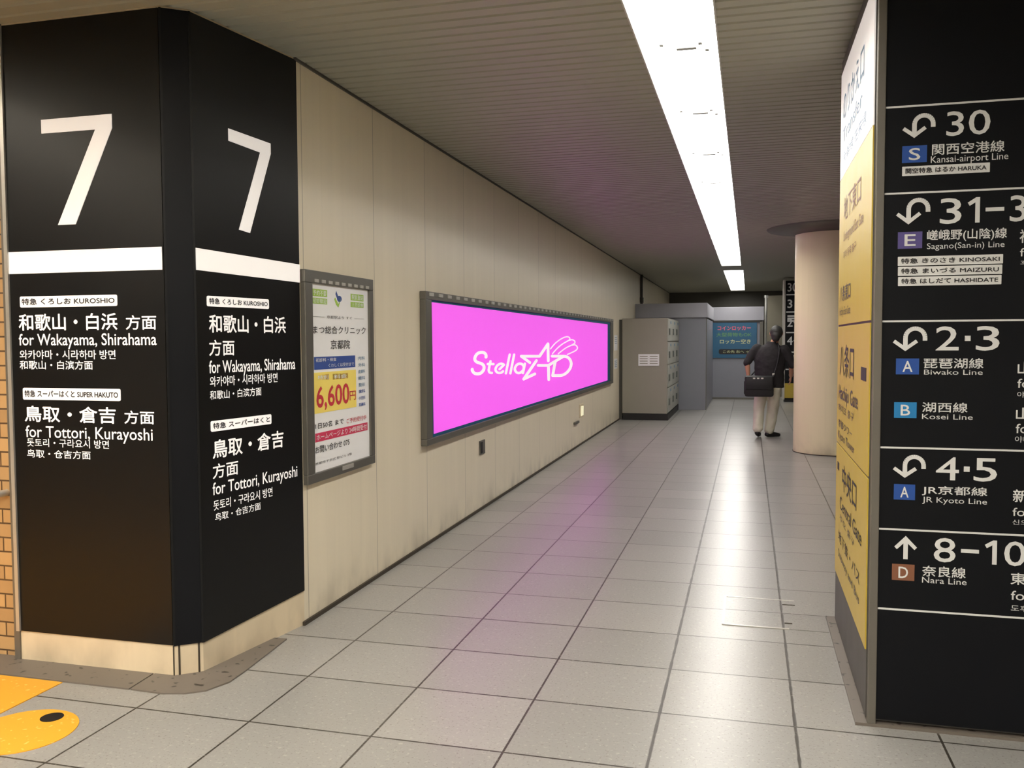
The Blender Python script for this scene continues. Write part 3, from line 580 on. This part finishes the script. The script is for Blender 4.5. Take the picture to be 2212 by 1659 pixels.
# ------------------------------------------------------------------ far end: lockers, partition, poster, second sign
lk = thing('coin_locker', 'grey coin locker bank with its blank side facing the corridor, against the beige wall', 'lockers', (-1.93, 18.3, 0))
MB().box(-.43, .43, -1.30, 1.35, .125, 1.952).build('cabinet', M['locker'], lk, bevel=.006)
MB().box(-.42, .445, -1.305, 1.34, 0, .125).build('base', M['blackbase'], lk)
rows = [(.14, .62), (.63, 1.06), (1.07, 1.50), (1.51, 1.94)]
for i in range(3):
    for z0, z1 in rows:
        y0 = -1.28 + i * .875
        d = MB().box(.432, .448, y0 + .006, y0 + .865, z0 + .006, z1 - .006).build('door', M['lockerdoor'], lk, bevel=.003)
        MB().box(.448, .468, y0 + .10, y0 + .24, (z0 + z1) / 2 - .09, (z0 + z1) / 2 + .03).build('lock', M['lock'], d)
        MB().box(.448, .452, y0 + .45, y0 + .62, z1 - .09, z1 - .04).build('number_plate', M['teal'], d)
nt_ = thing('notice_sheet', 'white notice stuck on the side of the grey coin lockers', 'notice', (-1.85, 16.992, 1.156), 0, 'small white notices')
MB().box(-.198, .198, -.004, 0, -.111, .111).build('sheet', M['paper'], nt_)
for k in range(4):
    for xa, xb in ((-.17, -.02), (.02, .17)): patch(nt_, 'text_line', xa, xb, .06 - k * .045, .075 - k * .045, M['locker'], -.0055, -.004)
lb = thing('gap_shade', 'dark vertical strip standing in for shade between the coin lockers and the wall', 'shade strip', (-2.39, 17.02, 0))  # dark strip in place of the shade behind the lockers
MB().box(-.03, .024, 0, .05, 0, 1.93).build('strip', M['farwall'], lb)

bo = thing('partition', 'grey steel partition booth with a deep fascia behind the coin lockers', 'partition', (-1.6, 19.7, 0))
X0, X1 = -.845, .70
MB().box(X0, X1, 0, .05, 0, 2.02).build('front_panel', M['hoard'], bo)
MB().box(X0, X1 + .02, -.05, .08, 2.02, 2.335).build('fascia', M['hoardtop'], bo, bevel=.004)
MB().box(X1 - .03, X1, .05, 3.65, 0, 2.0).build('side_panel', M['hoard'], bo)
MB().box(X1 - .02, X1 + .02, .08, 3.60, 2.03, 2.335).build('fascia', M['hoardtop'], bo, bevel=.004)
MB().box(X1 - .006, X1 + .008, -.012, .03, 0, 2.02).build('corner_post', M['frame'], bo)
MB().box(X1, X1 + 1.23, 3.65, 3.70, 0, 2.02).build('rear_panel', M['hoard'], bo)
MB().box(X1 - .02, X1 + 1.26, 3.58, 3.72, 2.02, 2.365).build('fascia', M['hoardtop'], bo, bevel=.004)
MB().box(X1, X1 + 1.23, 3.60, 3.66, 1.985, 2.022).build('shadow_strip', M['farwall'], bo)  # solid dark strip drawn as the shadow line under the rear fascia
MB().box(X1 + 1.16, X1 + 1.25, 3.60, 3.75, 0, 2.03).build('end_post', M['frame'], bo, bevel=.004)
MB().box(X1 - .01, X1 + 1.2, 3.63, 3.66, 0, .05).build('skirting', M['frame'], bo)
pb = thing('poster_board', 'blue poster with pink and yellow lettering on the grey partition', 'poster', (-.36, 23.33, 0))
MB().box(-.545, .55, -.015, .0, 1.065, 1.965).build('sheet', M['posterblue'], pb)
for s, a, b, z0, z1, mm, bd in (('コインロッカー', -.42, .40, 1.77, 1.88, 'pinkprint', .03), ('大型荷物もOK', -.45, .42, 1.61, 1.71, 'greenprint', .02), ('ロッカー空き', -.36, .40, 1.43, 1.54, 'lemon', .02)):
    text(pb, s, a, b, z0, z1, M[mm], -.018, 'lettering', bd, False)
q = patch(pb, 'caption_bar', -.39, .45, 1.16, 1.29, M['ink'], -.019, -.014, .05)
text(q, 'この先 右へ →', -.28, .36, 1.19, 1.26, M['lemon'], -.0205, 'lettering', .01, False)
pp = thing('pipe', 'pale vertical pipe beside the far grey partition', 'pipe', (.415, 23.6, 0))
MB().tube([(0, 0, 0), (0, 0, 2.66)], .03).build('tube', M['lampbody'], pp, True)
MB().box(-.05, .05, -.01, .06, 2.60, 2.66).build('bracket', M['lampbody'], pp)
fs = thing('direction_sign', 'distant black direction sign with a yellow foot, half hidden behind the round column', 'sign', (.80, 22.6, 0), 0, 'black platform direction signs')
MB().box(.05, 1.6, 0, .4, .06, 2.96).build('body', M['black2'], fs)
MB().box(0, .05, -.02, .42, .06, 2.98).build('post', M['steel'], fs)
MB().box(.05, 1.6, -.008, 0, .10, .46).build('yellow_field', M['yellow'], fs)
MB().box(.05, 1.6, -.004, .4, 0, .06).build('plinth', M['blackbase'], fs)
for z in (2.62, 2.20, 1.70, 1.22, .80): patch(fs, 'dividing_line', .07, 1.6, z - .015, z + .015, M['white2'], -.006, 0)
for s, z in (('30', 2.70), ('31', 2.30), ('2·3', 1.84), ('4·5', 1.40), ('8', .95)): text(fs, s, .10, .32 if len(s) < 3 else .42, z, z + .2, M['white2'], -.005, 'numeral', .02)
for k in range(3): patch(fs, 'train_name_plate', .10, .75, 1.96 + k * .06, 2.0 + k * .06, M['white2'], -.006, 0)

# ------------------------------------------------------------------ the walking man
def capsule(mb, p, rp, q, rq, n=14, flat=1., yaw=0.):
    """tapered limb segment with round ends; flat squashes it front to back"""
    p, q = Vector(p), Vector(q); d = (q - p); L_ = d.length; d = d.normalized() if L_ > 1e-6 else Vector((0, 0, 1))
    side = Vector((math.cos(yaw), math.sin(yaw), 0)); a = side - d * side.dot(d)
    a = a.normalized() if a.length > .05 else d.orthogonal().normalized()
    b = d.cross(a); rings = []
    for k in range(4): t = math.pi / 2 * (1 - k / 4); rings.append((p - d * rp * math.sin(t), max(rp * math.cos(t), 1e-4)))
    rings.append((p, rp)); rings.append((q, rq))
    for k in range(1, 5): t = math.pi / 2 * k / 4; rings.append((q + d * rq * math.sin(t), max(rq * math.cos(t), 1e-4)))
    k0 = len(mb.v)
    for c, r in rings:
        for j in range(n):
            t = 2 * math.pi * j / n; mb.v.append(tuple(c + a * math.cos(t) * r + b * math.sin(t) * r * flat))
    for i in range(len(rings) - 1):
        for j in range(n): mb.f.append([k0 + i * n + j, k0 + i * n + (j + 1) % n, k0 + (i + 1) * n + (j + 1) % n, k0 + (i + 1) * n + j])
    mb.f.append([k0 + j for j in range(n)][::-1]); mb.f.append([k0 + (len(rings) - 1) * n + j for j in range(n)])
def loft(mb, secs, n=24):
    k0 = len(mb.v)
    for (x, y_, z), rx, ry in secs:
        for j in range(n): t = 2 * math.pi * j / n; mb.v.append((x + rx * math.cos(t), y_ + ry * math.sin(t), z))
    for i in range(len(secs) - 1):
        for j in range(n): mb.f.append([k0 + i * n + j, k0 + i * n + (j + 1) % n, k0 + (i + 1) * n + (j + 1) % n, k0 + (i + 1) * n + j])
    mb.f.append([k0 + j for j in range(n)][::-1]); mb.f.append([k0 + (len(secs) - 1) * n + j for j in range(n)])
def fuse(mb, name, m, parent=None, vox=.012, smooth=6, wr=0.):
    o = mb.build(name, m)
    r = o.modifiers.new('r', 'REMESH'); r.mode = 'VOXEL'; r.voxel_size = vox; r.use_smooth_shade = True
    s_ = o.modifiers.new('s', 'SMOOTH'); s_.factor = .5; s_.iterations = smooth
    if wr:
        tx = bpy.data.textures.new('folds', 'CLOUDS'); tx.noise_scale = .09
        dm = o.modifiers.new('d', 'DISPLACE'); dm.texture = tx; dm.strength = wr; dm.mid_level = .5; dm.texture_coords = 'LOCAL'
    dg = bpy.context.evaluated_depsgraph_get(); dg.update()
    nm = bpy.data.meshes.new_from_object(o.evaluated_get(dg)); bpy.data.objects.remove(o); nm.name = name
    for q in nm.polygons: q.use_smooth = True
    nm.materials.clear(); nm.materials.append(m)
    r = bpy.data.objects.new(name, nm); COL.objects.link(r)
    if parent: r.parent = parent
    return r
SH = dict(L=(-.165, .05, 1.40), R=(.235, -.02, 1.385)); EL = dict(L=(-.315, .0, 1.165), R=(.350, .0, 1.145))
WR = dict(L=(-.295, .03, .965), R=(.350, .15, .965)); HIP = dict(L=(-.085, .02, .86), R=(.10, -.02, .86))
KN = dict(L=(-.13, .02, .475), R=(.085, .085, .475)); AN = dict(L=(-.145, -.07, .125), R=(.03, .10, .09))
mb = MB()
loft(mb, [((.0, 0, .80), .135, .095), ((0, 0, .90), .155, .11), ((.01, 0, 1.05), .135, .10), ((.03, .01, 1.22), .155, .115), ((.04, .012, 1.34), .155, .11), ((.05, .015, 1.43), .10, .08)])
capsule(mb, (.055, .02, 1.42), .062, (0.105, .03, 1.520), .056)
capsule(mb, (0.118, .035, 1.635), .092, (0.120, .02, 1.645), .092, 20, 1.08)        # skull
capsule(mb, (0.125, .075, 1.570), .060, (0.128, .085, 1.545), .045, 16)             # face and jaw
capsule(mb, (0.135, .125, 1.625), .012, (0.138, .146, 1.602), .014, 8)             # nose
for s, dx in (('L', -.088), ('R', .088)): capsule(mb, (.120 + dx, .025 - dx * .2, 1.640), .017, (.120 + dx, .022 - dx * .2, 1.610), .012, 8)
for s in 'LR':
    sg_ = 1 if s == 'R' else -1
    capsule(mb, SH[s], .058, EL[s], .044); capsule(mb, EL[s], .044, WR[s], .029)
    w_ = Vector(WR[s]); d = Vector((0, .15, -1)).normalized() if s == 'L' else Vector((-.05, .45, -1)).normalized(); kn = w_ + d * .085
    acr = Vector((0, 1, .15)).normalized()
    for o_ in (-.026, -.009, .009, .026): capsule(mb, w_ + acr * o_ * .5, .016, kn + acr * o_, .013, 8)
    for o_, ln in ((-.028, .058), (-.010, .072), (.010, .078), (.029, .070)):
        b0 = kn + acr * o_; b1_ = b0 + d * ln * .5 + Vector((-.006 * sg_, 0, 0)); b2_ = b1_ + d * ln * .42 + Vector((-.018 * sg_, 0, 0))
        capsule(mb, b0, .0098, b1_, .0088, 8); capsule(mb, b1_, .0088, b2_, .0075, 8)
    t0 = w_ + d * .025 + acr * .028; t1_ = t0 + d * .035 + acr * .028 + Vector((-.012 * sg_, 0, 0)); t2_ = t1_ + d * .032 + acr * .004 + Vector((-.008 * sg_, 0, 0))
    capsule(mb, t0, .012, t1_, .0105, 8); capsule(mb, t1_, .0105, t2_, .0085, 8)
    capsule(mb, HIP[s], .085, KN[s], .058); capsule(mb, KN[s], .058, AN[s], .038)
man = fuse(mb, 'person', M['skin'], None, .0065, 5)
man.location = (.29, 14.35, 0)
tag(man, 'man walking away in a black shirt and pale trousers, black bag at his hip', 'person')
sb = MB()
loft(sb, [((.03, 0, .79), .215, .145), ((.025, 0, .90), .222, .155), ((.02, 0, 1.04), .225, .16), ((.025, .005, 1.20), .232, .16), ((.036, .012, 1.33), .222, .145), ((.047, .015, 1.42), .165, .105), ((.054, .018, 1.475), .085, .078), ((.06, .02, 1.505), .070, .068)])
for s, mid, en in (('L', (-.255, .03, 1.285), (-.318, .005, 1.175)), ('R', (.312, -.012, 1.27), (.352, .0, 1.145))):
    capsule(sb, SH[s], .076, mid, .069, 16); capsule(sb, mid, .069, en, .060, 16)
for q in ((.11, .015, 1.49), (.0, .012, 1.49)): capsule(sb, q, .020, (q[0], q[1] - .02, 1.50), .018, 8)       # collar
fuse(sb, 'shirt', M['shirt'], man, .011, 5, .02)
tb = MB()
loft(tb, [((0, 0, .98), .150, .115), ((0, 0, .90), .165, .125), ((0, 0, .80), .165, .125), ((0, 0, .74), .13, .10)])
for s in 'LR':
    h0 = (HIP[s][0], HIP[s][1], .80); capsule(tb, h0, .108, KN[s], .088, 18); capsule(tb, KN[s], .088, (AN[s][0], AN[s][1], AN[s][2] + .03), .078, 18)
fuse(tb, 'trousers', M['trouser'], man, .011, 5, .022)
zb = MB(); capsule(zb, (-.15, -.085, .085), .046, (-.135, .0, .06), .042); capsule(zb, (-.135, .0, .055), .042, (-.125, .10, .036), .030); capsule(zb, (-.15, -.08, .10), .046, (-.147, -.07, .15), .046)
zb = fuse(zb, 'shoe', M['shoe'], man, .008, 3)
zb = MB(); capsule(zb, (.0, .085, .046), .042, (.09, .12, .044), .042); capsule(zb, (.09, .12, .044), .042, (.175, .152, .034), .030); capsule(zb, (.01, .09, .06), .044, (.025, .098, .10), .044)
fuse(zb, 'shoe', M['shoe'], man, .008, 3)
hb_ = MB(); capsule(hb_, (0.120, .012, 1.648), .100, (0.122, .028, 1.660), .097, 20, 1.08); capsule(hb_, (0.114, -.028, 1.600), .078, (0.110, -.030, 1.565), .064, 18)
for dx in (-.085, .085): capsule(hb_, (.12 + dx, .045 - dx * .2, 1.65), .018, (.12 + dx, .052 - dx * .2, 1.615), .010, 8)
fuse(hb_, 'hair', M['hair'], man, .008, 3, .012)
for dx in (-.032, .032):
    e = MB().lathe([(.0001, -.011), (.008, -.008), (.0115, 0), (.008, .008), (.0001, .011)], .132 + dx, .130 - dx * .2, 14)
    e.v = [(x, y_, z + 1.638) for x, y_, z in e.v]; e.build('eye', M['eye'], man, True)
MB().box(.105, .155, .132, .140, 1.568, 1.576).build('mouth', M['lip'], man, bevel=.003)
MB().box(.318, .384, .128, .176, .972, .990).build('watch', M['steel'], man, bevel=.004)

bg = thing('shoulder_bag', 'black shoulder bag hanging at the walking man\'s left hip', 'bag', (.30, 14.35, 0))
bb = MB().box(-.36, .07, -.33, -.185, .66, .985).build('bag_body', M['bag'], bg, True, .035)
MB().box(-.345, .055, -.345, -.31, .77, .975).build('flap', M['bag'], bg, True, .012)
MB().box(-.37, -.345, -.30, -.21, .70, .90).build('side_pocket', M['bag'], bg, True, .01)
for x in (-.22, -.10, -.16): MB().box(x - .018, x + .018, -.353, -.344, .935, .955).build('buckle', M['steel'], bg, bevel=.003)
MB().tube([(.05, -.27, .90), (.08, -.205, 1.02), (.12, -.185, 1.15), (.145, -.17, 1.28), (.155, -.14, 1.39), (.135, -.06, 1.47), (.12, .03, 1.49), (.11, .12, 1.43), (.05, .17, 1.30), (-.06, .165, 1.15), (-.21, .13, 1.03), (-.27, .0, .97), (-.34, -.15, .95), (-.34, -.22, .92)], .011, 8).build('strap', M['bag'], bg, True)
MB().box(.05, .085, -.225, -.2, .985, 1.02).build('ring', M['steel'], bg, bevel=.003)
